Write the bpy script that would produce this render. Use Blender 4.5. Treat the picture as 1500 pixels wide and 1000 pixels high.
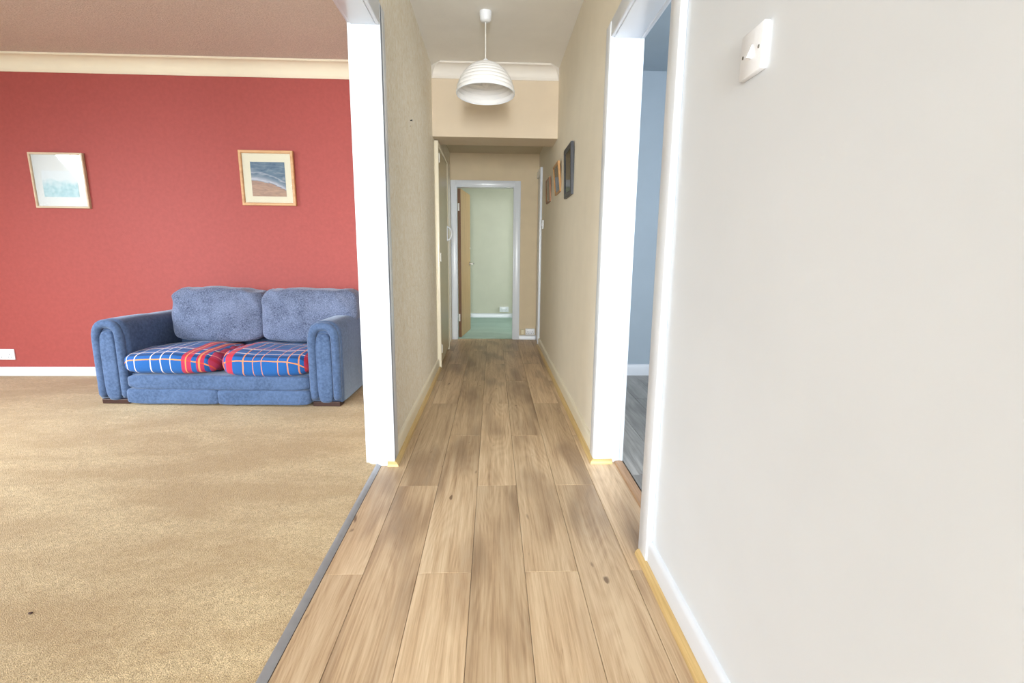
import bpy, bmesh, math, random
from mathutils import Vector, Matrix, noise
random.seed(4)
sc = bpy.context.scene
for o in list(bpy.data.objects): bpy.data.objects.remove(o)
COL = sc.collection
PI = math.pi

# ------------------------------------------------------------------ camera
YAW, PITCH, ROLL, FPX = 0.03923, 0.17827, -0.00999, 721.5
cy, sy, cp, sp = math.cos(YAW), math.sin(YAW), math.cos(PITCH), math.sin(PITCH)
fw = Vector((sy*cp, cy*cp, -sp)); rt = Vector((cy, -sy, 0)); dn = fw.cross(rt)
r2 = math.cos(ROLL)*rt + math.sin(ROLL)*dn
d2 = -math.sin(ROLL)*rt + math.cos(ROLL)*dn
cam_d = bpy.data.cameras.new('camera'); cam = bpy.data.objects.new('camera', cam_d); COL.objects.link(cam)
cam_d.sensor_width = 36; cam_d.lens = FPX/1500*36; cam_d.clip_start = 0.02
m3 = Matrix((r2, -d2, -fw)).transposed()
cam.matrix_world = Matrix.Translation((0, 0, 1.0)) @ m3.to_4x4()
sc.camera = cam

# ------------------------------------------------------------------ light
vs = sc.view_settings
vs.view_transform = 'Standard'; vs.look = 'None'; vs.gamma = 1.0; vs.use_curve_mapping = False
vs.exposure = 0.26
w = bpy.data.worlds.new('sky'); sc.world = w; w.use_nodes = True
bg = w.node_tree.nodes['Background']; bg.inputs[0].default_value = (0.80, 0.90, 1.0, 1); bg.inputs[1].default_value = 1.2

def daylight(name, loc, direction, sx, sy_, power, col=(1.0, 0.985, 0.96), spread=150):
    ld = bpy.data.lights.new(name, 'AREA'); ld.shape = 'RECTANGLE'; ld.size = sx; ld.size_y = sy_
    ld.energy = power; ld.color = col; ld.spread = math.radians(spread)
    o = bpy.data.objects.new(name, ld); COL.objects.link(o)
    o.location = loc; o.rotation_euler = Vector(direction).to_track_quat('-Z', 'Y').to_euler()
    return o
# skylight falls in and down through the glazing, so each pane is tilted down and its spread held
daylight('window_daylight', (-4.72, 1.45, 1.5), (1, 0.9, -0.95), 1.9, 1.2, 66, (0.84, 0.93, 1.0), 100)
daylight('window_daylight', (-2.75, -2.52, 1.45), (0, 1, -0.60), 2.2, 1.3, 128, (0.84, 0.93, 1.0), 115)
daylight('window_daylight', (0.02, -4.12, 1.05), (0, 1, 0.05), 0.62, 1.6, 172, (0.92, 0.97, 1.0))
daylight('window_daylight', (2.82, 2.3, 1.5), (-1, 0, -0.2), 1.5, 1.1, 12, (0.80, 0.88, 1.0))
daylight('window_daylight', (1.75, -0.62, 1.5), (-0.55, 1, -0.15), 1.5, 1.2, 46, (0.90, 0.95, 1.0), 120)  # added unseen fill, aimed through the doorway at the hall left wall
daylight('window_daylight', (1.72, 6.6, 1.4), (-1, 0, -0.3), 1.0, 1.2, 20, (0.90, 0.98, 1.0))

# ------------------------------------------------------------------ materials
def lin(c):
    r = []
    for v in c:
        v /= 255.0
        r.append(v/12.92 if v <= 0.04045 else ((v+0.055)/1.055)**2.4)
    return (r[0], r[1], r[2], 1.0)

class NT:
    def __init__(s, name):
        s.m = bpy.data.materials.new(name); s.m.use_nodes = True
        s.t = s.m.node_tree; s.n = s.t.nodes; s.l = s.t.links
        s.b = s.n['Principled BSDF']; s.out = s.n['Material Output']
    def node(s, typ, **kw):
        n = s.n.new(typ)
        for k, v in kw.items():
            if hasattr(n, k) and not k.startswith('i_'): setattr(n, k, v)
        return n
    def link(s, a, b): s.l.new(a, b)
    def val(s, sock, v):
        if hasattr(v, 'is_linked') or hasattr(v, 'node'): s.l.new(v, sock)
        else: sock.default_value = v
    def math(s, op, a, b=0.0, c=None):
        n = s.n.new('ShaderNodeMath'); n.operation = op
        s.val(n.inputs[0], a); s.val(n.inputs[1], b)
        if c is not None: s.val(n.inputs[2], c)
        return n.outputs[0]
    def mix(s, f, a, b, typ='MIX'):
        n = s.n.new('ShaderNodeMix'); n.data_type = 'RGBA'; n.blend_type = typ
        s.val(n.inputs[0], f); s.val(n.inputs[6], a); s.val(n.inputs[7], b)
        return n.outputs[2]
    def coord(s, kind='Object'):
        return s.n.new('ShaderNodeTexCoord').outputs[kind]
    def mapping(s, v, scale=(1, 1, 1), loc=(0, 0, 0)):
        n = s.n.new('ShaderNodeMapping'); s.l.new(v, n.inputs[0])
        n.inputs['Scale'].default_value = scale; n.inputs['Location'].default_value = loc
        return n.outputs[0]
    def noise(s, v, scale, detail=2, rough=0.5, dist=0.0, w=None):
        n = s.n.new('ShaderNodeTexNoise'); n.inputs['Scale'].default_value = scale
        n.inputs['Detail'].default_value = detail; n.inputs['Roughness'].default_value = rough
        n.inputs['Distortion'].default_value = dist
        if w is not None:
            n.noise_dimensions = '4D'; s.val(n.inputs['W'], w)
        s.l.new(v, n.inputs['Vector']); return n.outputs['Fac']
    def ramp(s, f, stops, interp='LINEAR'):
        n = s.n.new('ShaderNodeValToRGB'); r = n.color_ramp; r.interpolation = interp
        while len(r.elements) < len(stops): r.elements.new(0.5)
        for e, (p, c) in zip(r.elements, stops): e.position = p; e.color = c
        s.l.new(f, n.inputs[0]); return n.outputs[0]
    def bump(s, h, strength, dist=0.01):
        n = s.n.new('ShaderNodeBump'); n.inputs['Strength'].default_value = strength
        n.inputs['Distance'].default_value = dist; s.l.new(h, n.inputs['Height'])
        s.l.new(n.outputs[0], s.b.inputs['Normal'])
    def base(s, c): s.val(s.b.inputs['Base Color'], c)
    def rough(s, r): s.val(s.b.inputs['Roughness'], r)
    def spec(s, v): s.b.inputs['Specular IOR Level'].default_value = v

def plain(name, c, rough=0.5, spec=0.5, metal=0.0, var=0.04, vscale=6, bump=0.0, bscale=200, bdist=0.002):
    t = NT(name); v = t.coord(); c0 = lin(c)
    f = t.noise(v, vscale, 3)
    lo = tuple(x*(1-var) for x in c0[:3])+(1,); hi = tuple(min(1, x*(1+var)) for x in c0[:3])+(1,)
    t.base(t.ramp(f, [(0.3, lo), (0.7, hi)])); t.rough(rough); t.spec(spec)
    t.b.inputs['Metallic'].default_value = metal
    if bump: t.bump(t.noise(v, bscale, 2), bump, bdist)
    return t.m

M = {}
M['paint_cream'] = plain('cream_emulsion', (241, 232, 214), 0.75, 0.25, var=0.02, bump=0.15, bscale=90)
M['paint_near_lit'] = plain('daylit_near_emulsion', (222, 227, 232), 0.6, 0.3, var=0.02, vscale=3, bump=0.2, bscale=25)  # cool bright daylight on the near wall put into its colour
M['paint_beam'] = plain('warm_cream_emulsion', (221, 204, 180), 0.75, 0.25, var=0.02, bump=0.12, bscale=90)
M['paint_far_shaded'] = plain('shaded_cream_emulsion', (219, 201, 170), 0.75, 0.25, var=0.03, bump=0.15, bscale=90)  # hall cream darkened: dimness of the far end put into the colour
M['paint_living'] = plain('living_cream_emulsion', (228, 214, 190), 0.75, 0.25)
M['paint_red'] = plain('brick_red_emulsion', (164, 78, 73), 0.6, 0.3, var=0.05, vscale=40, bump=0.25, bscale=160)
M['paint_grey'] = plain('pale_blue_grey_emulsion', (170, 184, 196), 0.7, 0.25, var=0.02)
M['paint_bed'] = plain('pale_lemon_emulsion', (212, 212, 194), 0.7, 0.25, var=0.02)
M['ceiling'] = plain('ceiling_emulsion', (244, 241, 236), 0.85, 0.2, var=0.02, bump=0.25, bscale=70, bdist=0.003)
M['ceiling_artex'] = plain('stippled_ceiling', (216, 204, 195), 0.85, 0.2, var=0.10, vscale=120, bump=0.7, bscale=120, bdist=0.006)
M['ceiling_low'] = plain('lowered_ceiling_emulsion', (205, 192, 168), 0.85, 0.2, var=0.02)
M['gloss_white'] = plain('white_gloss_paint', (226, 231, 238), 0.28, 0.5, var=0.01)
M['cornice'] = plain('cornice_cream', (240, 232, 210), 0.7, 0.25, var=0.02)
M['cornice_white'] = plain('cornice_white', (238, 232, 224), 0.7, 0.25, var=0.02)
M['cream_gloss'] = plain('cream_gloss_paint', (222, 210, 176), 0.30, 0.5, var=0.02)
M['cream_frame'] = plain('pale_cream_gloss_paint', (238, 228, 204), 0.3, 0.5, var=0.01)
M['plastic'] = plain('white_plastic', (240, 243, 248), 0.3, 0.5, var=0.005)
M['dark'] = plain('dark_slot', (40, 40, 44), 0.6, 0.3)
M['steel'] = plain('brushed_steel', (190, 188, 184), 0.3, 0.5, metal=1.0)
M['alu'] = plain('aluminium_strip', (164, 164, 168), 0.42, 0.5, metal=0.45, var=0.06, vscale=30)
M['hinge'] = plain('painted_hinge', (232, 230, 222), 0.4, 0.5)
M['joint'] = plain('floor_joint', (84, 62, 46), 0.8, 0.2)
M['foot'] = plain('dark_brown_wood', (58, 36, 30), 0.45, 0.4)
M['cord'] = plain('white_flex', (240, 238, 232), 0.5, 0.3)
M['frame_black'] = plain('charcoal_frame', (58, 60, 66), 0.4, 0.4)
M['mat_cream'] = plain('cream_mount', (250, 244, 222), 0.8, 0.2, var=0.01)
M['mat_white'] = plain('white_mount', (246, 246, 242), 0.8, 0.2, var=0.01)

def wood_simple(name, lo, hi, rough=0.45, axis=1, stretch=18):
    t = NT(name); sc_ = [stretch]*3; sc_[axis] = 1.2
    v = t.mapping(t.coord(), tuple(sc_))
    f = t.noise(v, 3.0, 5, 0.6, 0.4)
    t.base(t.ramp(f, [(0.3, lin(lo)), (0.7, lin(hi))])); t.rough(rough); t.spec(0.4)
    return t.m
M['quad_y'] = wood_simple('oak_bead', (190, 158, 100), (220, 190, 134), 0.4, 1, 60)
M['oak_x'] = wood_simple('oak_bead_across', (190, 158, 100), (220, 190, 134), 0.4, 0, 60)
M['thresh'] = wood_simple('oak_threshold', (158, 122, 90), (186, 150, 116), 0.4, 1, 40)
M['door_wood'] = wood_simple('sapele_door', (168, 132, 84), (192, 156, 104), 0.35, 2, 14)
M['door_edge'] = wood_simple('sapele_door_edge', (104, 70, 44), (128, 90, 58), 0.45, 2, 14)
M['pine'] = wood_simple('pine_frame', (186, 140, 96), (212, 170, 124), 0.45, 0, 10)
M['ash'] = wood_simple('limed_frame', (190, 168, 140), (214, 196, 168), 0.45, 0, 10)
M['teak'] = wood_simple('teak_frame', (136, 88, 52), (166, 112, 70), 0.4, 2, 20)
M['oakf'] = wood_simple('gold_oak_frame', (168, 120, 66), (200, 150, 92), 0.4, 2, 20)

def plank_mat(name, dark, mid, light, patch, rough):
    t = NT(name); oi = t.n.new('ShaderNodeObjectInfo'); rnd = oi.outputs['Random']
    w4 = t.math('MULTIPLY', rnd, 37.0)
    v = t.coord()
    broad = t.noise(t.mapping(v, (6.0, 1.5, 1)), 1.0, 2, 0.5, 0.3, w4)
    streak = t.noise(t.mapping(v, (46, 1.5, 1)), 1.0, 5, 0.65, 0.25, w4)
    fine = t.noise(t.mapping(v, (260, 7, 1)), 1.0, 3, 0.7, 0.0, w4)
    ringsrc = t.noise(t.mapping(v, (7.0, 0.85, 1)), 1.0, 1, 0.4, 0.15, w4)
    rings = t.math('FRACT', t.math('MULTIPLY', ringsrc, 26.0))
    rings = t.math('ABSOLUTE', t.math('SUBTRACT', rings, 0.5))
    knot = t.noise(t.mapping(v, (26, 11, 1)), 1.0, 1, 0.4, 0.3, w4)
    knot = t.ramp(knot, [(0.745, (0, 0, 0, 1)), (0.80, (1, 1, 1, 1))])
    f = t.math('ADD', t.math('MULTIPLY', streak, 0.50), t.math('MULTIPLY', fine, 0.26))
    f = t.math('ADD', f, t.math('MULTIPLY', rings, 0.09)); f = t.math('ADD', f, t.math('MULTIPLY', broad, 0.18))
    col = t.ramp(f, [(0.36, lin(dark)), (0.49, lin(mid)), (0.60, lin(light))])
    pm = t.ramp(broad, [(0.34, (1, 1, 1, 1)), (0.50, (0, 0, 0, 1))])
    pm = t.math('MULTIPLY', pm, t.math('ADD', t.math('MULTIPLY', streak, 0.9), t.math('MULTIPLY', rings, 0.5)))
    col = t.mix(t.math('MULTIPLY', pm, 0.85), col, lin(patch))
    col = t.mix(t.math('MULTIPLY', knot, 0.75), col, lin((92, 64, 44)))
    tone = t.math('ADD', t.math('MULTIPLY', rnd, 0.20), 0.90)
    hs = t.n.new('ShaderNodeHueSaturation'); t.l.new(tone, hs.inputs['Value']); t.l.new(col, hs.inputs['Color'])
    t.base(hs.outputs[0]); t.rough(rough); t.spec(0.4)
    t.bump(t.math('ADD', fine, streak), 0.10, 0.002)
    return t.m
M['plank'] = plank_mat('oak_plank', (158, 127, 96), (198, 169, 134), (217, 192, 158), (118, 94, 74), 0.42)
M['plank_grey'] = plank_mat('grey_oak_plank', (120, 116, 110), (150, 146, 140), (172, 168, 162), (110, 106, 102), 0.35)

def carpet_mat(name, lo, hi, patch):
    t = NT(name); v = t.coord()
    rot = t.n.new('ShaderNodeMapping'); t.l.new(v, rot.inputs[0]); rot.inputs['Rotation'].default_value = (0, 0, 0.5); rot.inputs['Scale'].default_value = (1.6, 4.2, 1)
    big = t.noise(rot.outputs[0], 1.0, 5, 0.62, 0.3); mid = t.noise(v, 60, 3, 0.6); fine = t.noise(v, 330, 2, 0.7)
    f = t.math('ADD', t.math('MULTIPLY', fine, 0.75), t.math('MULTIPLY', mid, 0.25))
    col = t.ramp(f, [(0.36, lin(lo)), (0.62, lin(hi))])
    col = t.mix(t.math('MULTIPLY', t.ramp(big, [(0.40, (0, 0, 0, 1)), (0.58, (1, 1, 1, 1))]), 0.75), col, t.mix(0.75, col, lin(patch)))
    t.base(col); t.rough(0.95); t.spec(0.1)
    t.b.inputs['Sheen Weight'].default_value = 0.30; t.b.inputs['Sheen Roughness'].default_value = 0.5
    t.bump(fine, 0.7, 0.008)
    return t.m
M['carpet'] = carpet_mat('beige_carpet', (150, 121, 78), (234, 209, 162), (168, 134, 86))
M['carpet_mint'] = carpet_mat('mint_carpet', (164, 198, 184), (192, 218, 206), (156, 190, 176))

def wallpaper():
    t = NT('embossed_wallpaper'); v = t.coord()
    a = t.noise(t.mapping(v, (1, 80, 55)), 1.0, 3, 0.65, 0.8); b = t.noise(t.mapping(v, (1, 30, 18)), 1.0, 2, 0.5, 1.5)
    f = t.math('ADD', t.math('MULTIPLY', a, 0.6), t.math('MULTIPLY', b, 0.4))
    t.base(t.ramp(f, [(0.38, lin((236, 225, 202))), (0.60, lin((252, 247, 236)))])); t.rough(0.6); t.spec(0.3)
    t.bump(f, 0.8, 0.008); return t.m
M['wallpaper'] = wallpaper()

def fabric(name, lo, hi, scale, bump, sheen=0.4):
    t = NT(name); v = t.coord()
    f = t.noise(v, scale, 3, 0.7); g = t.noise(v, 7, 3, 0.6)
    col = t.ramp(f, [(0.35, lin(lo)), (0.66, lin(hi))])
    col = t.mix(t.math('MULTIPLY', t.ramp(g, [(0.4, (0, 0, 0, 1)), (0.65, (1, 1, 1, 1))]), 0.3), col, lin(tuple(min(255, x*1.15) for x in hi)))
    t.base(col); t.rough(0.9); t.spec(0.15)
    t.b.inputs['Sheen Weight'].default_value = sheen; t.b.inputs['Sheen Roughness'].default_value = 0.4
    t.b.inputs['Sheen Tint'].default_value = (0.75, 0.85, 1, 1)
    t.bump(f, bump, 0.004); return t.m
M['suede'] = fabric('blue_grey_suede', (64, 82, 112), (84, 104, 138), 60, 0.15)
M['chenille'] = fabric('speckled_blue_chenille', (52, 62, 86), (122, 132, 158), 150, 0.6)

def tartan(name, ucols, vcols):
    """woven check: warp colours run over local x, weft colours over the top and down the front"""
    t = NT(name); v = t.coord(); sx = t.n.new('ShaderNodeSeparateXYZ')
    wob = t.n.new('ShaderNodeTexNoise'); wob.inputs['Scale'].default_value = 7; t.l.new(v, wob.inputs['Vector'])
    vm = t.n.new('ShaderNodeVectorMath'); vm.operation = 'MULTIPLY_ADD'
    t.l.new(wob.outputs['Color'], vm.inputs[0]); vm.inputs[1].default_value = (0.016,)*3; t.l.new(v, vm.inputs[2])
    t.l.new(vm.outputs[0], sx.inputs[0])
    u = t.math('ADD', t.math('DIVIDE', sx.outputs['X'], 0.64), 0.5)
    s = t.math('MULTIPLY', t.math('ADD', sx.outputs['Y'], sx.outputs['Z']), -1.0)
    s = t.math('ADD', t.math('DIVIDE', s, 0.70), 0.5)
    def ramp2(f, spans, ground):
        stops = [(0.0, ground)]
        for a, b, c in spans: stops += [(a, c), (b, ground)]
        return t.ramp(f, stops, 'CONSTANT')
    col_v = ramp2(s, vcols, lin((40, 96, 164)))
    BLK = (0, 0, 0, 1)
    # warp as colour plus a mask
    cu = ramp2(u, ucols, BLK); mu = ramp2(u, [(a, b, (c[3],)*3+(1,)) for a, b, c in ucols], BLK)
    col = t.mix(mu, col_v, cu)
    wv = t.noise(v, 300, 1)
    col = t.mix(t.math('MULTIPLY', wv, 0.18), col, lin((40, 34, 70)))
    t.base(col); t.rough(0.92); t.spec(0.1); t.b.inputs['Sheen Weight'].default_value = 0.1
    t.bump(t.noise(v, 240, 2), 0.3, 0.003)
    return t.m
def A(c, a): l = lin(c); return (l[0], l[1], l[2], a)
WHT, ORG, RED, NAV, PUR = (240, 226, 220), (240, 150, 84), (206, 44, 44), (24, 40, 96), (104, 88, 150)
vspans = [(0.10, 0.112, lin(NAV)), (0.20, 0.212, lin(NAV)), (0.27, 0.285, lin(WHT)), (0.36, 0.374, lin(NAV)), (0.46, 0.472, lin(NAV)),
          (0.53, 0.575, lin(PUR)), (0.585, 0.600, lin(WHT)), (0.64, 0.652, lin(NAV)), (0.715, 0.730, lin(WHT)), (0.76, 0.80, lin((34, 70, 120))), (0.85, 0.862, lin(ORG))]
left_u = [(p, p+0.011, A(WHT, .85)) for p in (0.04, 0.125, 0.225, 0.385, 0.49, 0.59)] + [(0.70, 0.735, A(RED, .8)), (0.735, 0.75, A(ORG, .9)), (0.75, 0.79, A(RED, .8)),
          (0.835, 0.85, A(RED, .8)), (0.85, 0.865, A(ORG, .9)), (0.865, 0.895, A(RED, .8)), (0.93, 0.995, A(RED, .75))]
right_u = [(0.0, 0.03, A(RED, .8)), (0.03, 0.045, A(ORG, .9)), (0.075, 0.09, A(RED, .8)), (0.09, 0.106, A(ORG, .9)), (0.106, 0.13, A(RED, .75)), (0.16, 0.235, A(RED, .85))] \
          + [(p, p+0.011, A(ORG, .85)) for p in (0.335, 0.43, 0.52, 0.68, 0.775, 0.87)] + [(0.915, 0.945, A(RED, .85)), (0.945, 0.958, A(ORG, .9)), (0.958, 0.998, A(RED, .85))]
M['tartan_a'] = tartan('blue_red_tartan', left_u, vspans)
M['tartan_b'] = tartan('blue_red_tartan_turned', right_u, vspans)

def glass_mat():
    t = NT('picture_glass'); t.n.remove(t.b)
    tr = t.n.new('ShaderNodeBsdfTransparent'); gl = t.n.new('ShaderNodeBsdfGlossy'); gl.inputs['Roughness'].default_value = 0.03
    fr = t.n.new('ShaderNodeFresnel'); fr.inputs[0].default_value = 1.5; mx = t.n.new('ShaderNodeMixShader')
    t.l.new(fr.outputs[0], mx.inputs[0]); t.l.new(tr.outputs[0], mx.inputs[1]); t.l.new(gl.outputs[0], mx.inputs[2])
    t.l.new(mx.outputs[0], t.out.inputs[0]); return t.m
M['glass'] = glass_mat()

def shade_mat():
    t = NT('ribbed_white_shade'); v = t.coord()
    t.base(lin((244, 242, 240))); t.rough(0.55); t.spec(0.3)
    t.b.inputs['Transmission Weight'].default_value = 0.0
    t.b.inputs['Subsurface Weight'].default_value = 0.15; t.b.inputs['Subsurface Radius'].default_value = (0.02, 0.02, 0.02)
    return t.m
M['shade'] = shade_mat()

def beach_print():
    t = NT('beach_print'); v = t.coord(); sx = t.n.new('ShaderNodeSeparateXYZ'); t.l.new(v, sx.inputs[0])
    X = t.math('DIVIDE', sx.outputs['X'], 0.125); Z = t.math('DIVIDE', sx.outputs['Z'], 0.123)
    n1 = t.noise(t.mapping(v, (14, 1, 60)), 1.0, 4, 0.6, 0.8)
    sea = t.ramp(n1, [(0.30, lin((84, 114, 142))), (0.55, lin((122, 148, 168))), (0.75, lin((178, 180, 192)))])
    d = t.math('ADD', Z, t.math('MULTIPLY', X, 0.30)); d = t.math('ADD', d, t.math('MULTIPLY', t.math('POWER', t.math('ABSOLUTE', X), 2.0), 0.14))
    d = t.math('ADD', d, t.math('MULTIPLY', t.math('SUBTRACT', n1, 0.5), 0.35))
    foam = t.ramp(d, [(0.0, (0, 0, 0, 1)), (0.05, (1, 1, 1, 1)), (0.16, (0.2, 0.2, 0.2, 1)), (0.26, (0.75, 0.75, 0.75, 1)), (0.30, (0, 0, 0, 1))])
    dd = t.math('ADD', d, 0.25)
    foam = t.ramp(dd, [(0.0, (0, 0, 0, 1)), (0.10, (1, 1, 1, 1)), (0.24, (0.3, 0.3, 0.3, 1)), (0.42, (0.0, 0.0, 0.0, 1)), (0.50, (0.6, 0.6, 0.6, 1)), (0.56, (0, 0, 0, 1))])
    col = t.mix(foam, sea, lin((214, 216, 226)))
    sand = t.ramp(dd, [(0.0, (1, 1, 1, 1)), (0.03, (0, 0, 0, 1))])
    sandc = t.ramp(n1, [(0.3, lin((176, 148, 136))), (0.7, lin((214, 180, 158)))])
    t.base(t.mix(sand, col, sandc)); t.rough(0.7); return t.m
M['beach'] = beach_print()
def tree_print():
    t = NT('pale_tree_print'); v = t.coord()
    sx = t.n.new('ShaderNodeSeparateXYZ'); t.l.new(v, sx.inputs[0])
    n1 = t.noise(v, 34, 4, 0.65, 0.4); n2 = t.noise(v, 9, 2)
    top = t.math('ADD', t.math('MULTIPLY', sx.outputs['Z'], 9.0), t.math('MULTIPLY', n2, 1.3))
    wash = t.ramp(n1, [(0.35, lin((120, 196, 206))), (0.62, lin((196, 232, 236)))])
    f = t.ramp(top, [(0.55, (1, 1, 1, 1)), (0.85, (0, 0, 0, 1))])
    t.base(t.mix(t.math('MULTIPLY', f, 0.6), lin((246, 250, 250)), wash)); t.rough(0.7); return t.m
M['tree'] = tree_print()
def murky(name, a, b):
    t = NT(name); v = t.coord(); f = t.noise(v, 12, 4, 0.6, 0.6)
    t.base(t.ramp(f, [(0.3, lin(a)), (0.7, lin(b))])); t.rough(0.7); return t.m
M['print_grey'] = murky('grey_brown_print', (118, 110, 96), (152, 142, 124))
M['print_brown'] = murky('tan_print', (150, 112, 84), (190, 154, 120))
M['print_olive'] = murky('olive_print', (118, 102, 82), (150, 134, 110))

# ------------------------------------------------------------------ mesh helpers
def tag(o, label=None, cat=None, group=None, kind=None):
    if label: o['label'] = label
    if cat: o['category'] = cat
    if group: o['group'] = group
    if kind: o['kind'] = kind
    return o
def link(name, me, parent=None, loc=(0, 0, 0), rot=(0, 0, 0)):
    o = bpy.data.objects.new(name, me); COL.objects.link(o)
    o.location = loc; o.rotation_euler = rot
    if parent: o.parent = parent
    return o
def obj(name, bm, mat, parent=None, loc=(0, 0, 0), rot=(0, 0, 0), smooth=False):
    bmesh.ops.recalc_face_normals(bm, faces=bm.faces)
    me = bpy.data.meshes.new(name); bm.to_mesh(me); bm.free()
    for m in (mat if isinstance(mat, (list, tuple)) else [mat]): me.materials.append(m)
    if smooth:
        for p in me.polygons: p.use_smooth = True
        if smooth != 'all':
            try: me.set_sharp_from_angle(angle=math.radians(50))
            except Exception: pass
    return link(name, me, parent, loc, rot)
def empty(name, loc, rz=0.0):
    o = bpy.data.objects.new(name, None); COL.objects.link(o); o.location = loc; o.rotation_euler = (0, 0, rz)
    o.empty_display_size = 0.1; return o
def box(bm, a, b, bev=0.0, seg=2):
    x0, y0, z0 = a; x1, y1, z1 = b
    vs_ = [bm.verts.new(p) for p in ((x0,y0,z0),(x1,y0,z0),(x1,y1,z0),(x0,y1,z0),(x0,y0,z1),(x1,y0,z1),(x1,y1,z1),(x0,y1,z1))]
    fs = [bm.faces.new([vs_[i] for i in q]) for q in ((0,3,2,1),(4,5,6,7),(0,1,5,4),(1,2,6,5),(2,3,7,6),(3,0,4,7))]
    if bev > 0:
        es = list({e for f in fs for e in f.edges})
        bmesh.ops.bevel(bm, geom=es, offset=bev, segments=seg, affect='EDGES', profile=0.5)
    return bm
def B(a, b, bev=0.0, seg=2): return box(bmesh.new(), a, b, bev, seg)
def boxes(*lst):
    bm = bmesh.new()
    for a, b in lst: box(bm, a, b)
    return bm
def extrude_profile(bm, pts, p0, p1, ax_u, ax_v, sh0=None, sh1=None):
    """closed profile pts (u,v) swept from p0 to p1; sh0/sh1(u,v) shift the two ends along the sweep (mitres)"""
    p0, p1, au, av = map(Vector, (p0, p1, ax_u, ax_v)); d = (p1-p0).normalized()
    r0 = [bm.verts.new(p0+au*u+av*v+(d*sh0(u, v) if sh0 else Vector())) for u, v in pts]
    r1 = [bm.verts.new(p1+au*u+av*v-(d*sh1(u, v) if sh1 else Vector())) for u, v in pts]
    n = len(pts)
    for i in range(n): bm.faces.new((r0[i], r0[(i+1) % n], r1[(i+1) % n], r1[i]))
    bm.faces.new(r0[::-1]); bm.faces.new(r1); return bm
def tube(bm, path, rad, seg=10, cap=True):
    path = [Vector(p) for p in path]; rings = []
    up = Vector((0.0, 0.0, 1.0))
    for i, p in enumerate(path):
        a = path[max(0, i-1)]; b = path[min(len(path)-1, i+1)]; t = (b-a).normalized()
        ref = up if abs(t.dot(up)) < 0.9 else Vector((0, 1, 0))
        if i == 0: n = t.cross(ref).normalized()
        else: n = (n - t*n.dot(t)).normalized()
        bnm = t.cross(n); r = rad[i] if isinstance(rad, (list, tuple)) else rad
        rings.append([bm.verts.new(p + (n*math.cos(2*PI*k/seg)+bnm*math.sin(2*PI*k/seg))*r) for k in range(seg)])
    for i in range(len(rings)-1):
        for k in range(seg): bm.faces.new((rings[i][k], rings[i][(k+1) % seg], rings[i+1][(k+1) % seg], rings[i+1][k]))
    if cap: bm.faces.new(rings[0][::-1]); bm.faces.new(rings[-1])
    return bm
def lathe(bm, prof, seg=48, c=(0, 0, 0)):
    rings = []
    for r, z in prof:
        if r < 1e-6: rings.append([bm.verts.new((c[0], c[1], c[2]+z))])
        else: rings.append([bm.verts.new((c[0]+r*math.cos(2*PI*k/seg), c[1]+r*math.sin(2*PI*k/seg), c[2]+z)) for k in range(seg)])
    for a, b in zip(rings, rings[1:]):
        for k in range(seg):
            k2 = (k+1) % seg
            if len(a) == 1 and len(b) > 1: bm.faces.new((a[0], b[k], b[k2]))
            elif len(b) == 1 and len(a) > 1: bm.faces.new((a[k], b[0], a[k2]))
            elif len(a) > 1: bm.faces.new((a[k], b[k], b[k2], a[k2]))
    return bm
def pillow(size, n=5.0, res=(14, 10, 8), crown=(0, 0, 0), wob=0.0, wsc=6.0, seed=0, fn=None):
    """rounded upholstery block: a cube grid pushed to a superellipsoid, with crown and creases"""
    bm = bmesh.new(); hx, hy, hz = [s/2 for s in size]
    cache = {}
    def vert(c):
        key = tuple(round(x, 5) for x in c)
        if key in cache: return cache[key]
        k = (abs(c[0])**n+abs(c[1])**n+abs(c[2])**n)**(1.0/n)
        p = Vector((c[0]/k, c[1]/k, c[2]/k))
        q = Vector((p.x*hx*(1+crown[0]*(1-p.y*p.y)*(1-p.z*p.z)), p.y*hy*(1+crown[1]*(1-p.x*p.x)*(1-p.z*p.z)), p.z*hz*(1+crown[2]*(1-p.x*p.x)*(1-p.y*p.y))))
        if wob: q += noise.noise_vector(q*wsc+Vector((seed*7.3, seed*3.1, seed)))*wob
        if fn: q = fn(q, p)
        cache[key] = bm.verts.new(q); return cache[key]
    def lin_(i, r): return math.sin((i/r-0.5)*PI*0.9)/math.sin(PI*0.45)
    rx, ry, rz_ = res
    for ax in range(3):
        a, b = [(1, 2), (0, 2), (0, 1)][ax]; ra, rb = res[a], res[b]
        for s in (-1, 1):
            for i in range(ra):
                for j in range(rb):
                    q = []
                    for di, dj in ((0, 0), (1, 0), (1, 1), (0, 1)):
                        c = [0, 0, 0]; c[ax] = s; c[a] = lin_(i+di, ra); c[b] = lin_(j+dj, rb); q.append(vert(c))
                    try: bm.faces.new(q)
                    except ValueError: pass
    return bm
def struct(name, bm, mat, parent=None, smooth=False):
    o = obj(name, bm, mat, parent, smooth=smooth)
    if parent is None: o['kind'] = 'structure'
    return o

# ------------------------------------------------------------------ the setting: sizes
XL, XR, XRN = -0.480, 0.507, 0.518        # hall wall faces
ZH, ZLIV = 2.41, 2.33                      # ceilings
YF = 5.69                                  # far end wall of the hall
YB = 4.12                                  # bulkhead face
YRED = 3.92

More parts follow.
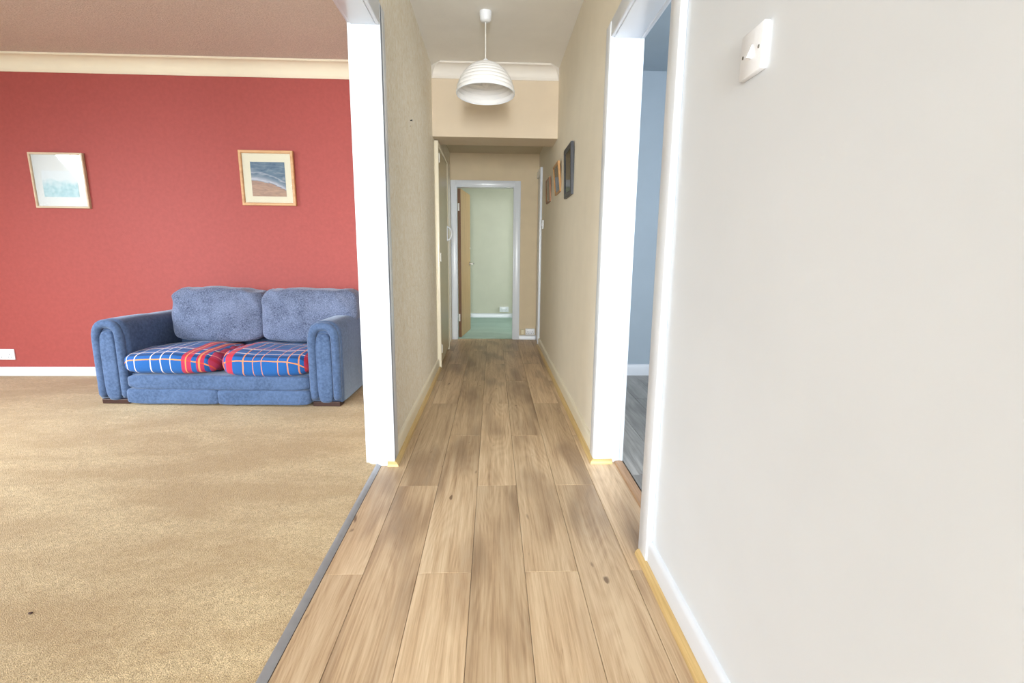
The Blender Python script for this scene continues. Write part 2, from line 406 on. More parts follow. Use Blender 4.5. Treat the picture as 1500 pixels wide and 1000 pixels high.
# hall floor with its planks
fl = struct('floor', B((-0.55, -4.2, -0.03), (0.60, 5.79, -0.009)), M['joint'])
PW, PLEN = 0.170, 1.190
cache = {}
def plank(x0, x1, y0, y1, mat, parent, z0=-0.009, z1=0.0):
    k = (round(x1-x0, 4), round(y1-y0, 4), mat.name)
    if k not in cache:
        hx, hy = (x1-x0)/2-0.0006, (y1-y0)/2-0.0006
        bm = B((-hx, -hy, z0), (hx, hy, z1), 0.0009, 1); bmesh.ops.recalc_face_normals(bm, faces=bm.faces)
        me = bpy.data.meshes.new('plank'); bm.to_mesh(me); bm.free(); me.materials.append(mat); cache[k] = me
    return link('plank', cache[k], parent, ((x0+x1)/2, (y0+y1)/2, 0))
for c in range(-3, 4):
    x0 = 0.104+PW*(c-1); x1 = x0+PW
    a, b = max(x0, -0.527), min(x1, 0.598)
    if c == 3: b = 0.598
    if b-a < 0.02: continue
    off = 1.412 if c % 2 == 1 else 2.007
    y = off-PLEN*5
    while y < 5.72:
        ya, yb = max(y, -4.2), min(y+PLEN, 5.73)
        if yb-ya > 0.03: plank(a, b, ya, yb, M['plank'], fl)
        y += PLEN

# side room floor of grey planks
fs_ = struct('floor_side_room', B((0.60, -0.6, -0.03), (2.9, 4.08, -0.009)), M['joint'])
for c in range(12):
    x0 = 0.64+c*0.18; y = -0.6-(0.4 if c % 2 else 0.9)
    while y < 3.98:
        ya, yb = max(y, -0.6), min(y+1.2, 3.99)
        if yb-ya > 0.03: plank(x0, min(x0+0.18, 2.8), ya, yb, M['plank_grey'], fs_)
        y += 1.2
struct('floor_living_room', B((-4.8, -2.6, -0.03), (-0.548, 4.02, 0.010)), M['carpet'])
struct('floor_bedroom', B((-1.7, 5.73, -0.03), (1.8, 7.72, 0.006)), M['carpet_mint'])

# walls
WH = 2.45
struct('wall_left', boxes(((-0.58, 2.25, -0.03), (XL, 5.79, WH)), ((-0.58, -1.2, 1.93), (XL, 2.25, WH)), ((-0.58, -4.3, -0.03), (XL, -1.2, WH))), M['wallpaper'])
struct('wall_right_near', boxes(((XRN, -4.3, -0.03), (0.62, 1.50, WH)), ((XRN, 1.50, 1.91), (0.62, 1.88, WH))), M['paint_near_lit'])
struct('wall_right', boxes(((XR, 2.255, -0.03), (0.62, 5.79, WH)), ((XR, 1.88, 1.91), (0.62, 2.255, WH))), M['paint_cream'])
struct('wall_far', boxes(((XL, YF, -0.03), (-0.415, 5.79, WH)), ((0.239, YF, -0.03), (XR, 5.79, WH)), ((-0.415, YF, 1.724), (0.239, 5.79, WH))), M['paint_far_shaded'])
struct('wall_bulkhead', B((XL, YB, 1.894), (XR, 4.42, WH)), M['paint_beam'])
struct('wall_hall_front', boxes(((XL, -4.3, -0.03), (-0.33, -4.2, WH)), ((0.37, -4.3, -0.03), (XRN, -4.2, WH)), ((-0.33, -4.3, 1.95), (0.37, -4.2, WH)), ((-0.33, -4.3, -0.03), (0.37, -4.2, 0.20))), M['paint_cream'])
struct('wall_living_back', B((-4.8, YRED, -0.03), (-0.58, 4.02, WH)), M['paint_red'])
struct('wall_living_left', boxes(((-4.8, -2.6, -0.03), (-4.7, 0.45, WH)), ((-4.8, 2.45, -0.03), (-4.7, 3.92, WH)), ((-4.8, 0.45, -0.03), (-4.7, 2.45, 0.86)), ((-4.8, 0.45, 2.14), (-4.7, 2.45, WH))), M['paint_living'])
struct('wall_living_front', boxes(((-4.7, -2.6, -0.03), (-3.9, -2.5, WH)), ((-1.6, -2.6, -0.03), (-0.58, -2.5, WH)), ((-3.9, -2.6, -0.03), (-1.6, -2.5, 0.76)), ((-3.9, -2.6, 2.14), (-1.6, -2.5, WH))), M['paint_living'])
struct('wall_side_room_back', B((0.62, 3.98, -0.03), (2.9, 4.08, WH)), M['paint_grey'])
struct('wall_side_room_right', boxes(((2.8, -0.6, -0.03), (2.9, 1.5, WH)), ((2.8, 3.1, -0.03), (2.9, 3.98, WH)), ((2.8, 1.5, -0.03), (2.9, 3.1, 0.9)), ((2.8, 1.5, 2.1), (2.9, 3.1, WH))), M['paint_grey'])
struct('wall_side_room_front', boxes(((0.62, -0.7, -0.03), (0.97, -0.6, WH)), ((2.53, -0.7, -0.03), (2.9, -0.6, WH)), ((0.97, -0.7, -0.03), (2.53, -0.6, 0.87)), ((0.97, -0.7, 2.13), (2.53, -0.6, WH))), M['paint_grey'])  # opening made for the added fill window
struct('wall_bedroom_back', B((-1.7, 7.62, -0.03), (1.8, 7.72, WH)), M['paint_bed'])
struct('wall_bedroom_left', B((-1.8, 5.69, -0.03), (-1.7, 7.72, WH)), M['paint_bed'])
struct('wall_bedroom_right', boxes(((1.7, 5.79, -0.03), (1.8, 6.05, WH)), ((1.7, 7.15, -0.03), (1.8, 7.62, WH)), ((1.7, 6.05, -0.03), (1.8, 7.15, 0.75)), ((1.7, 6.05, 2.05), (1.8, 7.15, WH))), M['paint_bed'])
struct('wall_bedroom_front', boxes(((-1.7, 5.69, -0.03), (-0.58, 5.79, WH)), ((0.62, 5.69, -0.03), (1.8, 5.79, WH))), M['paint_bed'])
# ceilings
struct('ceiling', B((-0.48, -4.3, ZH), (XRN, YB, 2.50)), M['ceiling'])
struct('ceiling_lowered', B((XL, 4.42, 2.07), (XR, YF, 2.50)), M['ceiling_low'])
struct('ceiling_living_room', B((-4.8, -2.6, ZLIV), (-0.58, 4.02, 2.50)), M['ceiling_artex'])
struct('ceiling_side_room', B((0.62, -0.7, 2.36), (2.9, 4.08, 2.50)), M['paint_grey'])
struct('ceiling_bedroom', B((-1.8, 5.79, 2.40), (1.8, 7.72, 2.50)), M['paint_bed'])

# windows and the glazed front door that let the daylight in (behind and beside the camera; one in the side room is added)
def window(n, axis, pos, a0, a1, z0, z1, bars=1, name='window'):
    bm = bmesh.new(); t = 0.05; d0, d1 = pos-0.03, pos+0.03
    def bb(p, q, r, s):
        if axis == 'x': box(bm, (d0, p, r), (d1, q, s), 0.004, 1)
        else: box(bm, (p, d0, r), (q, d1, s), 0.004, 1)
    bb(a0, a0+t, z0, z1); bb(a1-t, a1, z0, z1); bb(a0+t, a1-t, z0, z0+t); bb(a0+t, a1-t, z1-t, z1)
    for k in range(bars):
        m = a0+(a1-a0)*(k+1)/(bars+1); bb(m-0.02, m+0.02, z0+t, z1-t)
    o = struct('%s_%d' % (name, n), bm, M['gloss_white'])
    g = 0.002
    if axis == 'x': obj('pane', B((pos-g, a0+t, z0+t), (pos+g, a1-t, z1-t)), M['glass'], o)
    else: obj('pane', B((a0+t, pos-g, z0+t), (a1-t, pos+g, z1-t)), M['glass'], o)
    return o
window(1, 'x', -4.765, 0.45, 2.45, 0.86, 2.14)
window(2, 'y', -2.565, -3.9, -1.6, 0.76, 2.14, 2)
window(3, 'y', -4.265, -0.33, 0.37, 0.20, 1.95, 0)
window(4, 'x', 2.865, 1.5, 3.1, 0.9, 2.1)
window(6, 'y', -0.665, 0.97, 2.53, 0.87, 2.13)  # unseen window added around the fill lamp for the hall
window(5, 'x', 1.765, 6.05, 7.15, 0.75, 2.05)

# ------------------------------------------------------------------ trim
SKH, SKT = 0.086, 0.016
def skirt_profile(h=SKH, t=SKT): return [(0, 0), (t, 0), (t, h-0.012), (t*0.8, h-0.004), (t*0.45, h), (0, h)]
def quad_profile(r=0.020):
    return [(0, 0), (r, 0)]+[(r*math.cos(a), r*math.sin(a)) for a in [PI/2*k/5 for k in range(1, 5)]]+[(0, r)]
def run(name, prof, p0, p1, out, mat, m0=False, m1=False):
    bm = bmesh.new()
    extrude_profile(bm, prof, p0, p1, out, (0, 0, 1), (lambda u, v: u) if m0 else None, (lambda u, v: u) if m1 else None)
    return struct(name, bm, mat, smooth=True)
GW = M['gloss_white']
run('baseboard_right_near', skirt_profile(), (XRN, -4.2, 0), (XRN, 1.43, 0), (-1, 0, 0), GW)
run('baseboard_right', skirt_profile(), (XR, 2.325, 0), (XR, 5.28, 0), (-1, 0, 0), M['cream_frame'])
run('baseboard_left', skirt_profile(), (XL, 2.32, 0), (XL, 4.20, 0), (1, 0, 0), M['cream_frame'])
run('baseboard_living_back', skirt_profile(0.070), (-4.7, YRED, 0.01), (-0.58, YRED, 0.01), (0, -1, 0), GW)
run('baseboard_far', skirt_profile(0.05), (0.305, YF, 0), (XR, YF, 0), (0, -1, 0), GW)
run('baseboard_side_room', skirt_profile(0.094), (0.62, 3.98, 0), (2.8, 3.98, 0), (0, -1, 0), GW)
run('baseboard_bedroom', skirt_profile(0.065), (-1.7, 7.62, 0.006), (1.7, 7.62, 0.006), (0, -1, 0), GW)
# oak quarter-round bead along the foot of the skirting
tn = [0]
def trim(bm, mat, smooth=True):
    tn[0] += 1
    return struct('trim_%d' % tn[0], bm, mat, smooth=smooth)
def bead(p0, p1, out, mat, m0=None, m1=None):
    bm = bmesh.new(); extrude_profile(bm, quad_profile(), p0, p1, out, (0, 0, 1), m0, m1); return trim(bm, mat)
OUT = lambda u, v: -u
bead((XRN-SKT, -4.2, 0), (XRN-SKT, 1.50, 0), (-1, 0, 0), M['quad_y'])
bead((XR-SKT, 2.237, 0), (XR-SKT, 5.28, 0), (-1, 0, 0), M['quad_y'], OUT)
bead((XR-SKT, 2.237, 0), (0.578, 2.237, 0), (0, -1, 0), M['oak_x'], OUT)
bead((XL+SKT, 2.222, 0), (XL+SKT, 4.20, 0), (1, 0, 0), M['quad_y'], OUT)
bead((-0.496, 2.222, 0), (XL+SKT, 2.222, 0), (0, -1, 0), M['oak_x'], None, OUT)
# floor bars in the two openings
bm = bmesh.new(); extrude_profile(bm, [(-0.011, 0), (0.010, 0), (0.010, 0.0015), (0.002, 0.006), (-0.007, 0.0125), (-0.011, 0.0125)], (-0.5375, -1.2, 0), (-0.5375, 2.215, 0), (1, 0, 0), (0, 0, 1))
trim(bm, M['alu'])
bm = bmesh.new(); extrude_profile(bm, [(-0.022, 0), (0.022, 0), (0.018, 0.008), (0, 0.010), (-0.018, 0.008)], (0.612, 1.50, 0), (0.612, 2.237, 0), (1, 0, 0), (0, 0, 1))
trim(bm, M['thresh'])

# white post and head lining of the wide opening to the living room
bm = bmesh.new()
box(bm, (-0.583, 2.222, 0.0), (-0.464, 2.252, 1.995), 0.003)           # end board of the partition
box(bm, (-0.600, 2.228, 0.010), (-0.583, 2.300, 1.995), 0.003)         # facing, living room side
box(bm, (-0.480, 2.230, 0.0), (-0.464, 2.316, 1.995), 0.003)           # facing, hall side
box(bm, (-0.572, 2.214, 0.0), (-0.496, 2.224, 0.030), 0.002)
trim(bm, GW)
bm = bmesh.new()
box(bm, (-0.583, -1.2, 1.908), (-0.482, 2.222, 1.932), 0.003)
box(bm, (-0.600, -1.2, 1.915), (-0.583, 2.228, 1.995), 0.003)
box(bm, (-0.482, -1.2, 1.908), (-0.464, 2.222, 2.000), 0.003)
trim(bm, GW)
# frame of the doorway to the side room
bm = bmesh.new()
box(bm, (0.500, 2.237, 0.0), (0.616, 2.258, 1.892), 0.003)             # far lining
box(bm, (0.487, 2.240, 0.0), (0.507, 2.320, 1.955), 0.004)             # far facing on the hall side
box(bm, (0.616, 2.240, 0.0), (0.634, 2.310, 1.955), 0.003)
trim(bm, GW)
bm = bmesh.new()
box(bm, (0.512, 1.498, 0.0), (0.616, 1.520, 1.892), 0.003)             # near lining
box(bm, (0.497, 1.432, 0.0), (0.518, 1.515, 1.955), 0.004)             # near facing
box(bm, (0.616, 1.440, 0.0), (0.634, 1.515, 1.955), 0.003)
trim(bm, GW)
bm = bmesh.new()
box(bm, (0.505, 1.515, 1.890), (0.616, 2.240, 1.912), 0.003)
box(bm, (0.490, 1.432, 1.893), (0.507, 2.320, 1.960), 0.004)
box(bm, (0.616, 1.440, 1.890), (0.634, 2.310, 1.955), 0.003)
trim(bm, GW)
# frame of the far doorway
bm = bmesh.new()
box(bm, (-0.476, YF-0.018, 0), (-0.415, YF, 1.782), 0.003); box(bm, (0.239, YF-0.018, 0), (0.304, YF, 1.782), 0.003)
box(bm, (-0.415, YF-0.018, 1.724), (0.239, YF, 1.782), 0.003)
box(bm, (-0.418, YF-0.006, 0), (-0.408, 5.792, 1.724), 0.002); box(bm, (0.226, YF-0.006, 0), (0.242, 5.792, 1.724), 0.002)
box(bm, (-0.408, YF-0.006, 1.712), (0.226, 5.792, 1.726), 0.002)
trim(bm, GW)
# doorway at the end of the right wall: facing and a closed white door
bm = bmesh.new()
box(bm, (0.482, 5.28, 0), (0.507, 5.345, 1.87), 0.004); box(bm, (0.482, 5.345, 1.81), (0.507, YF, 1.87), 0.004)
trim(bm, GW)
d2o = struct('door_2', B((0.498, 5.348, 0.008), (0.507, YF-0.02, 1.808), 0.002), GW)

# cornices
def cove(h, d, steps=8):
    pts = [(0, 0), (0.006, 0), (0.010, 0.010)]
    for k in range(steps+1):
        a = PI/2*k/steps
        pts.append((0.012+(d-0.022)*(1-math.cos(a)), 0.012+(h-0.022)*math.sin(a)))
    pts += [(d-0.006, h-0.010), (d-0.006, h-0.006), (d, h-0.006), (d, h), (0, h)]
    return pts
bm = bmesh.new(); extrude_profile(bm, cove(0.098, 0.10), (-4.7, YRED, 2.232), (-0.58, YRED, 2.232), (0, -1, 0), (0, 0, 1)); trim(bm, M['cornice'])
taper = lambda u, v: 0.075*(u/0.10)
bm = bmesh.new(); extrude_profile(bm, cove(0.092, 0.10), (XL, YB, 2.318), (XR, YB, 2.318), (0, -1, 0), (0, 0, 1), taper, taper); trim(bm, M['cornice_white'])

# the far door, open into the bedroom
LEAF = 0.635
d1 = struct('door_1', B((0.0, 0.0, 0.012), (0.034, LEAF, 1.705), 0.002), M['door_wood'])
d1.location = (-0.404, 5.775, 0); d1.rotation_euler = (0, 0, math.radians(-7))
obj('hinge_edge', B((0.0, -0.0015, 0.012), (0.034, 0.001, 1.705)), M['door_edge'], d1)
for z in (0.20, 1.46):
    obj('hinge', B((0.004, -0.006, z), (0.020, 0.000, z+0.085), 0.001), M['hinge'], d1)
bm = bmesh.new(); tube(bm, [(0.034, LEAF-0.06, 0.86), (0.040, LEAF-0.06, 0.86)], 0.026, 20); hd = obj('handle_rose', bm, M['steel'], d1, smooth=True)
bm = bmesh.new(); tube(bm, [(0.038, LEAF-0.06, 0.86), (0.078, LEAF-0.06, 0.86), (0.086, LEAF-0.068, 0.86), (0.086, LEAF-0.17, 0.858)], 0.010, 10)
tag(obj('lever', bm, M['steel'], hd, smooth=True), 'steel door lever')
bm = bmesh.new(); tube(bm, [(0.034, LEAF-0.03, 1.05), (0.040, LEAF-0.03, 1.05)], 0.010, 12); obj('latch_cover', bm, M['hinge'], d1, smooth=True)

# ------------------------------------------------------------------ built-in cupboard on the left wall
cb = empty('wall_cupboard', (XL, 4.205, 0)); tag(cb, 'tall cream built-in cupboard with a gloss door and white pull', 'cupboard')
bm = bmesh.new()
box(bm, (0, 0.0, 0), (0.034, 0.045, 1.885), 0.006); box(bm, (0, 0.045, 1.845), (0.034, 0.865, 1.885), 0.006); box(bm, (0, 0.865, 0), (0.030, 0.905, 1.885), 0.005)
obj('frame', bm, M['cream_frame'], cb, smooth=True)
cd = obj('door', B((0.004, 0.050, 0.030), (0.024, 0.860, 1.840), 0.003), M['cream_gloss'], cb)
bm = bmesh.new(); pts = []
for k in range(17):
    a = PI*k/16; pts.append((0.022+0.046*math.sin(a)**0.8, 0.80, 1.18-0.062*math.cos(a)))
tube(bm, pts, 0.0085, 10); hb = obj('handle', bm, M['plastic'], cd, smooth=True)
obj('handle_plate', B((0.022, 0.788, 1.105), (0.030, 0.812, 1.255), 0.003), M['plastic'], cd)
for z in (0.13, 0.92, 1.72):
    obj('hinge', B((0.022, 0.040, z), (0.040, 0.062, z+0.075), 0.002), M['hinge'], cb)

# ------------------------------------------------------------------ sofa
SF = empty('sofa', (-1.760, 3.116, 0.010), math.radians(-2.9))
tag(SF, 'two-seater blue-grey suede sofa with tartan seat cushions against the red wall', 'sofa')
HW, AW, AH, DEP = 0.790, 0.205, 0.548, 0.715
def arm(sgn):
    xc = sgn*(HW-AW/2)
    def prof(wd, top, z0):
        hw = wd/2; pts = [(-hw, z0), (-hw*1.0, top-0.11)]
        for k in range(1, 12):
            a = PI-PI*k/12; pts.append((hw*math.copysign(abs(math.cos(a))**0.75, math.cos(a)), top-0.11+0.11*math.sin(a)**0.75))
        pts += [(hw, top-0.11), (hw, z0)]; return pts
    bm = bmesh.new(); P = prof(AW-0.006, AH, 0.028); secs = 12; rings = []
    for s in range(secs+1):
        f = s/secs; y = 0.035+(DEP-0.04)*f
        puff = 0.012*math.sin(PI*min(1, f*2.2)) if f < 0.45 else 0.0
        rings.append([bm.verts.new((xc+u*(1+puff), y, v*(1+0.01*math.sin(f*6)*(v > 0.4)) + noise.noise(Vector((u*6+sgn*9, y*5, v*5)))*0.006)) for u, v in P])
    n = len(P)
    for a, b in zip(rings, rings[1:]):
        for i in range(n): bm.faces.new((a[i], a[(i+1) % n], b[(i+1) % n], b[i]))
    bm.faces.new(rings[0][::-1]); bm.faces.new(rings[-1])
    am = obj('arm', bm, M['suede'], SF, smooth='all')
    # padded roll running up, over and down the arm front
    R = 0.028; Q = prof(AW-2*R, AH-R*0.9, 0.045); path = []
    fine = []
    for (u0, v0), (u1, v1) in zip(Q, Q[1:]):
        m = max(1, int(math.hypot(u1-u0, v1-v0)/0.02))
        for k in range(m): fine.append((u0+(u1-u0)*k/m, v0+(v1-v0)*k/m))
    fine.append(Q[-1])
    path = [(xc+u, 0.030, v) for u, v in fine]
    rad = [R*(1+0.05*noise.noise(Vector((i*0.9, sgn, 0)))) for i in range(len(path))]
    rad[0] *= 0.7; rad[-1] *= 0.7
    bm = bmesh.new(); tube(bm, path, rad, 14); obj('front_roll', bm, M['suede'], am, smooth='all')
    bm = pillow((0.102, 0.060, 0.455), 4.5, (8, 6, 16)); obj('front_panel', bm, M['suede'], am, loc=(xc, 0.034, 0.250), smooth='all')
    ft = obj('foot', B((xc-0.088, 0.020, 0.0), (xc+0.088, 0.10, 0.032), 0.004), M['foot'], SF)
    obj('foot', B((xc-0.088, DEP-0.10, 0.0), (xc+0.088, DEP-0.02, 0.032), 0.004), M['foot'], SF)
arm(-1); arm(1)
IW = 2*(HW-AW)
obj('base', B((-IW/2, 0.05, 0.025), (IW/2, DEP-0.03, 0.20), 0.01), M['suede'], SF)
obj('front_rail', pillow((IW+0.01, 0.13, 0.096), 7, (40, 8, 8), (0, 0, 0.02), 0.004, 5, 3), M['suede'], SF, loc=(0, 0.055, 0.153), smooth='all')
for s in (-1, 1):
    obj('front_rail', pillow((IW/2+0.016, 0.13, 0.098), 10, (24, 8, 8), (0, 0, 0.02), 0.004, 5, 5+s), M['suede'], SF, loc=(s*IW/4, 0.052, 0.060), smooth='all')
obj('back_frame', pillow((2*HW-0.10, 0.15, 0.47), 8, (24, 6, 10)), M['suede'], SF, loc=(0, DEP-0.080, 0.262), smooth='all')
def back_cushion(xc, wd, seed, tside):
    def fn(q, p):
        # plump top, creases that run down from the upper corners, a shoulder that spills over the arm
        cr = math.sin((q.x*1.0+q.z*0.9)*34+seed*2.1)*0.022*max(0, p.z+0.3)*max(0.0, abs(p.x)-0.2)*(1 if q.y < 0 else 0.4)
        q = Vector((q.x, q.y+cr, q.z+cr*0.6))
        if tside and q.x*tside > 0 and q.z < -0.02: q.x -= tside*0.13*min(1, max(0, abs(p.x)-0.55)/0.45)*min(1, (-q.z-0.02)/0.05)
        q.y += -0.03*(1-p.z)*0.5*0 + 0.10*(q.z)           # leans back
        return q
    bm = pillow((wd, 0.20, 0.365), 7.0, (30, 12, 22), (0, 0.22, 0.03), 0.012, 7, seed, fn)
    return obj('back_cushion', bm, M['chenille'], SF, loc=(xc, DEP-0.215, 0.535), smooth='all')
back_cushion(-0.218, 0.650, 2, 0); back_cushion(0.436, 0.680, 6, 1)
def seat_cushion(xc, wd, seed, mat, drape):
    def fn(q, p):
        fr = max(0.0, -p.y); q.z -= 0.016*max(0.0, p.y)
        q.y -= 0.018*fr*fr
        if drape: q.z -= 0.014*fr*math.exp(-((q.x+0.02)/0.22)**2)*(p.z < 0.2)
        q.z += 0.008*math.sin(q.x*11+seed)*max(0, p.z)
        e = max(0, abs(p.x)-0.80)/0.20; q.z *= 1-0.18*e*e
        inner = -1 if drape else 1
        if p.x*inner > 0.8: q += Vector((0, math.sin(q.z*60+q.y*35)*0.006, math.sin(q.y*60)*0.005))
        return q
    bm = pillow((wd, 0.56, 0.152), 4.6, (40, 24, 12), (0, 0.02, 0.08), 0.006, 8, seed, fn)
    o = obj('seat_cushion', bm, mat, SF, loc=(xc, 0.275, 0.272), smooth='all')
    return tag(o, 'seat cushion wrapped in blue and red tartan')
seat_cushion(-0.320, 0.640, 1, M['tartan_a'], False); seat_cushion(0.298, 0.600, 4, M['tartan_b'], True)

# ------------------------------------------------------------------ pendant lamp
LP = empty('pendant_lamp', (-0.050, 3.24, ZH)); tag(LP, 'white ribbed dome pendant lamp hanging from the hall ceiling', 'lamp')
bm = bmesh.new(); lathe(bm, [(0, 0), (0.036, 0), (0.036, -0.012), (0.033, -0.044), (0.028, -0.052), (0.008, -0.056), (0, -0.056)], 32); obj('ceiling_rose', bm, M['plastic'], LP, smooth=True)
bm = bmesh.new(); tube(bm, [(0, 0, -0.05), (0, 0, -0.31)], 0.0035, 10); obj('cord', bm, M['cord'], LP, smooth=True)
SH, SR = 0.180, 0.176; ztop = -0.282
prof = [(0.014, ztop+0.012), (0.02, ztop+0.004)]
NR = 11
for k in range(NR*4+1):
    f = k/(NR*4); a = f*PI/2*0.97
    r = SR*math.sin(a)**0.92 * (0.90+0.10*f); z = ztop-SH*(1-math.cos(a)**1.0)*1.0
    z = ztop - SH*(1-math.cos(a))/(1-math.cos(PI/2*0.97)) if True else z
    rib = 0.0050*abs(math.sin(PI*f*NR))
    prof.append((max(r, 0.021)+rib, z))
inner = [(max(r-0.003, 0.012), z+0.002) for r, z in prof[2:]][::-1]
bm = bmesh.new(); lathe(bm, prof+inner, 64); sh = obj('lamp_shade', bm, M['shade'], LP, smooth=True)
sh.rotation_euler = (math.radians(-4), 0, 0); sh.location = (0, ztop*math.sin(math.radians(-4)), 0)
zr = prof[-1][1]; rr = prof[-1][0]
bm = bmesh.new(); tube(bm, [(rr*math.cos(2*PI*k/64), rr*math.sin(2*PI*k/64), zr) for k in range(65)], 0.0028, 8, False); obj('rim', bm, M['plastic'], sh, smooth=True)
bm = bmesh.new(); lathe(bm, [(0, 0), (0.012, 0), (0.020, -0.012), (0.020, -0.055), (0.016, -0.060), (0, -0.060)], 24, (0, 0, ztop+0.022)); obj('lamp_holder', bm, M['plastic'], LP, smooth=True)
bm = bmesh.new(); lathe(bm, [(0.012, 0), (0.013, -0.02), (0.026, -0.05), (0.029, -0.07), (0.024, -0.09), (0.012, -0.101), (0, -0.103)], 24, (0, 0, ztop-0.036)); obj('bulb', bm, M['shade'], LP, smooth='all')

# ------------------------------------------------------------------ framed pictures
def picture(name, label, loc, rotz, wd, ht, fwid, dep, fmat, mmat, pmat, pr, tilt=0.0, group=None):
    """local x across, z up, -y towards the viewer; pr = (x0,x1,z0,z1) of the print"""
    e = empty(name, loc); e.rotation_euler = (tilt, 0, rotz); tag(e, label, 'picture', group)
    bm = bmesh.new(); hx, hz = wd/2, ht/2
    prof = [(0, 0), (fwid, 0), (fwid, dep*0.75), (fwid*0.75, dep), (fwid*0.2, dep), (0, dep*0.9)]
    mt = lambda u, v: u
    extrude_profile(bm, prof, (-hx, 0, -hz), (hx, 0, -hz), (0, 0, 1), (0, -1, 0), mt, mt)
    extrude_profile(bm, prof, (-hx, 0, hz), (hx, 0, hz), (0, 0, -1), (0, -1, 0), mt, mt)
    extrude_profile(bm, prof, (-hx, 0, -hz), (-hx, 0, hz), (1, 0, 0), (0, -1, 0), mt, mt)
    extrude_profile(bm, prof, (hx, 0, -hz), (hx, 0, hz), (-1, 0, 0), (0, -1, 0), mt, mt)
    obj('frame', bm, fmat, e)
    y = -dep*0.45
    if mmat: obj('mount', B((-hx+fwid, y, -hz+fwid), (hx-fwid, y+0.003, hz-fwid)), mmat, e)
    x0, x1, z0, z1 = pr
    bm = B((-(x1-x0)/2, -0.001, -(z1-z0)/2), ((x1-x0)/2, 0.001, (z1-z0)/2))
    obj('print', bm, pmat, e, loc=((x0+x1)/2, y-0.0012, (z0+z1)/2))
    obj('glass', B((-hx+fwid, y-0.0045, -hz+fwid), (hx-fwid, y-0.003, hz-fwid)), M['glass'], e)
    return e
picture('framed_picture', 'square pale aqua tree picture in a thin limed frame on the red wall', (-3.194, YRED-0.004, 1.489), 0, 0.385, 0.392, 0.014, 0.022, M['ash'], M['mat_white'], M['tree'], (-0.125, 0.125, -0.115, 0.07), 0.02)
picture('framed_picture', 'beach and surf print with cream mount in a pine frame', (-1.686, YRED-0.004, 1.529), 0, 0.396, 0.394, 0.021, 0.022, M['pine'], M['mat_cream'], M['beach'], (-0.120, 0.130, -0.130, 0.116), 0.02)
RW = -PI/2
picture('framed_picture', 'larger picture in a charcoal frame on the cream hall wall', (XR-0.003, 3.380, 1.530), RW, 0.315, 0.318, 0.032, 0.020, M['frame_black'], None, M['print_grey'], (-0.126, 0.126, -0.127, 0.127), 0.03)
picture('framed_picture', 'small golden oak picture leaning out from the cream hall wall', (XR-0.004, 3.965, 1.567), RW, 0.300, 0.222, 0.018, 0.018, M['oakf'], None, M['print_olive'], (-0.133, 0.133, -0.094, 0.094), 0.10)
picture('framed_picture', 'small teak-framed picture on the hall wall nearest the far door', (XR-0.003, 4.620, 1.555), RW, 0.300, 0.208, 0.018, 0.014, M['teak'], None, M['print_brown'], (-0.133, 0.133, -0.087, 0.087), 0.04)

# ------------------------------------------------------------------ switches and sockets
def switch(label, loc, rotz, size=0.086):
    e = empty('light_switch', loc); e.rotation_euler = (0, 0, rotz); tag(e, label, 'light switch'); h = size/2
    obj('plate', B((-h, -0.013, -h), (h, 0, h), 0.0022, 2), M['plastic'], e, smooth=True)
    bm = bmesh.new()
    pts = [(-0.013, 0.0), (-0.0145, 0.0), (-0.0225, -0.011), (-0.0145, 0.010)]
    vsA = [(-0.013, 0.012), (-0.0145, 0.012), (-0.0235, -0.0115), (-0.013, -0.0125)]
    r0 = [bm.verts.new((-0.0055, y, z)) for y, z in vsA]; r1 = [bm.verts.new((0.0055, y, z)) for y, z in vsA]
    for i in range(4): bm.faces.new((r0[i], r0[(i+1) % 4], r1[(i+1) % 4], r1[i]))
    bm.faces.new(r0); bm.faces.new(r1[::-1]); obj('rocker', bm, M['plastic'], e)
    for s in (-1, 1):
        bm = bmesh.new(); tube(bm, [(s*0.030, -0.0125, 0), (s*0.030, -0.0142, 0)], 0.0034, 14)
        sw = obj('screw', bm, M['steel'], e, smooth=True)
        obj('slot', B((s*0.030-0.0005, -0.0146, -0.0028), (s*0.030+0.0005, -0.0141, 0.0028)), M['dark'], sw)
    return e
switch('white light switch on the pale wall beside the doorway', (XRN, 1.036, 1.392), RW, 0.085)
switch('white light switch on the cream wall below the small pictures', (XR, 5.130, 1.285), RW)
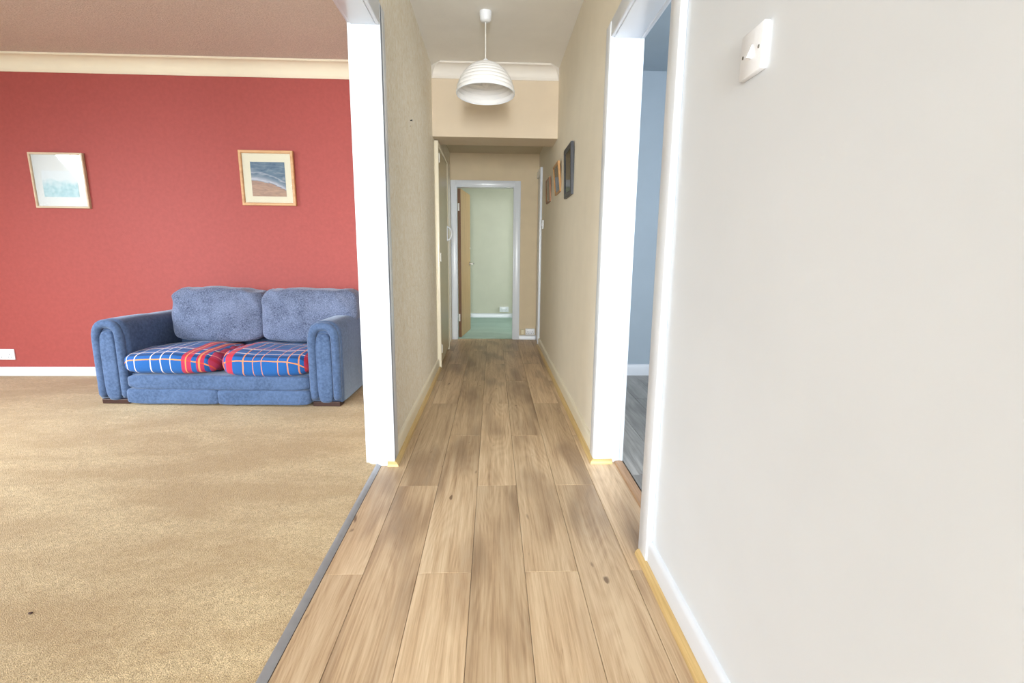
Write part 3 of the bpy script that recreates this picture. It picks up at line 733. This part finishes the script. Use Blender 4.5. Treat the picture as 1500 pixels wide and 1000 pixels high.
def socket(label, loc, rotz=0.0, wd=0.146, ht=0.084, dep=0.010, gangs=2):
    e = empty('wall_socket', loc); e.rotation_euler = (0, 0, rotz); tag(e, label, 'socket')
    obj('plate', B((-wd/2, -dep, -ht/2), (wd/2, 0, ht/2), 0.003, 2), M['plastic'], e, smooth=True)
    for g in range(gangs):
        x = (g-(gangs-1)/2)*wd/2
        obj('rocker', B((x-0.006, -dep-0.004, 0.012), (x+0.006, -dep+0.001, 0.032), 0.001), M['plastic'], e)
        for dx, dz, a, b in ((0, 0.000, 0.002, 0.004), (-0.011, -0.022, 0.0032, 0.0018), (0.011, -0.022, 0.0032, 0.0018)):
            obj('pin_hole', B((x+dx-a, -dep-0.0006, dz-b), (x+dx+a, -dep+0.001, dz+b)), M['dark'], e)
    return e
socket('white double socket low on the red wall above the skirting', (-3.808, YRED, 0.180))
socket('white twin surface socket above the skirting beside the far door', (0.432, YF, 0.095), 0, 0.108, 0.070, 0.030)
socket('white double socket on the bedroom wall seen through the far door', (0.170, 7.62, 0.135), 0, 0.140, 0.082, 0.035)
jb = tag(obj('beige_block', B((-0.022, -0.022, -0.032), (0.022, 0, 0.032), 0.004), M['cream_gloss'], None, (0.345, YF, 0.092)), 'small beige block beside the twin socket', 'junction box')  # plain beige block just left of the twin socket
obj('lid', B((-0.018, -0.026, -0.028), (0.018, -0.021, 0.028), 0.002), M['cream_gloss'], jb)
# bare wall plug and nail left in the wallpaper
hk = empty('wall_nail', (XL, 3.035, 1.742)); tag(hk, 'bare nail and hole in the cream embossed wallpaper', 'nail')
bm = bmesh.new(); tube(bm, [(-0.004, 0, 0), (0.010, 0, 0.002)], 0.0028, 8); obj('shank', bm, M['dark'], hk)
bm = bmesh.new(); tube(bm, [(0.010, 0, 0.002), (0.012, 0, 0.002)], 0.0055, 12); obj('head', bm, M['dark'], hk)
bm = bmesh.new(); tube(bm, [(-0.002, 0, -0.030), (0.001, 0, -0.030)], 0.004, 12); obj('plug', bm, M['door_edge'], hk)
# a crumb left on the carpet
bm = bmesh.new(); bmesh.ops.create_icosphere(bm, subdivisions=2, radius=1.0)
for vv in bm.verts:
    k = 1+0.35*noise.noise(vv.co*2.3); vv.co = Vector((vv.co.x*0.006*k, vv.co.y*0.004*k, (vv.co.z*0.003+0.003)*k))
tag(obj('crumb', bm, M['foot'], None, (-1.268, 1.248, 0.0102), smooth='all'), 'small dark crumb lying on the beige carpet', 'crumb')
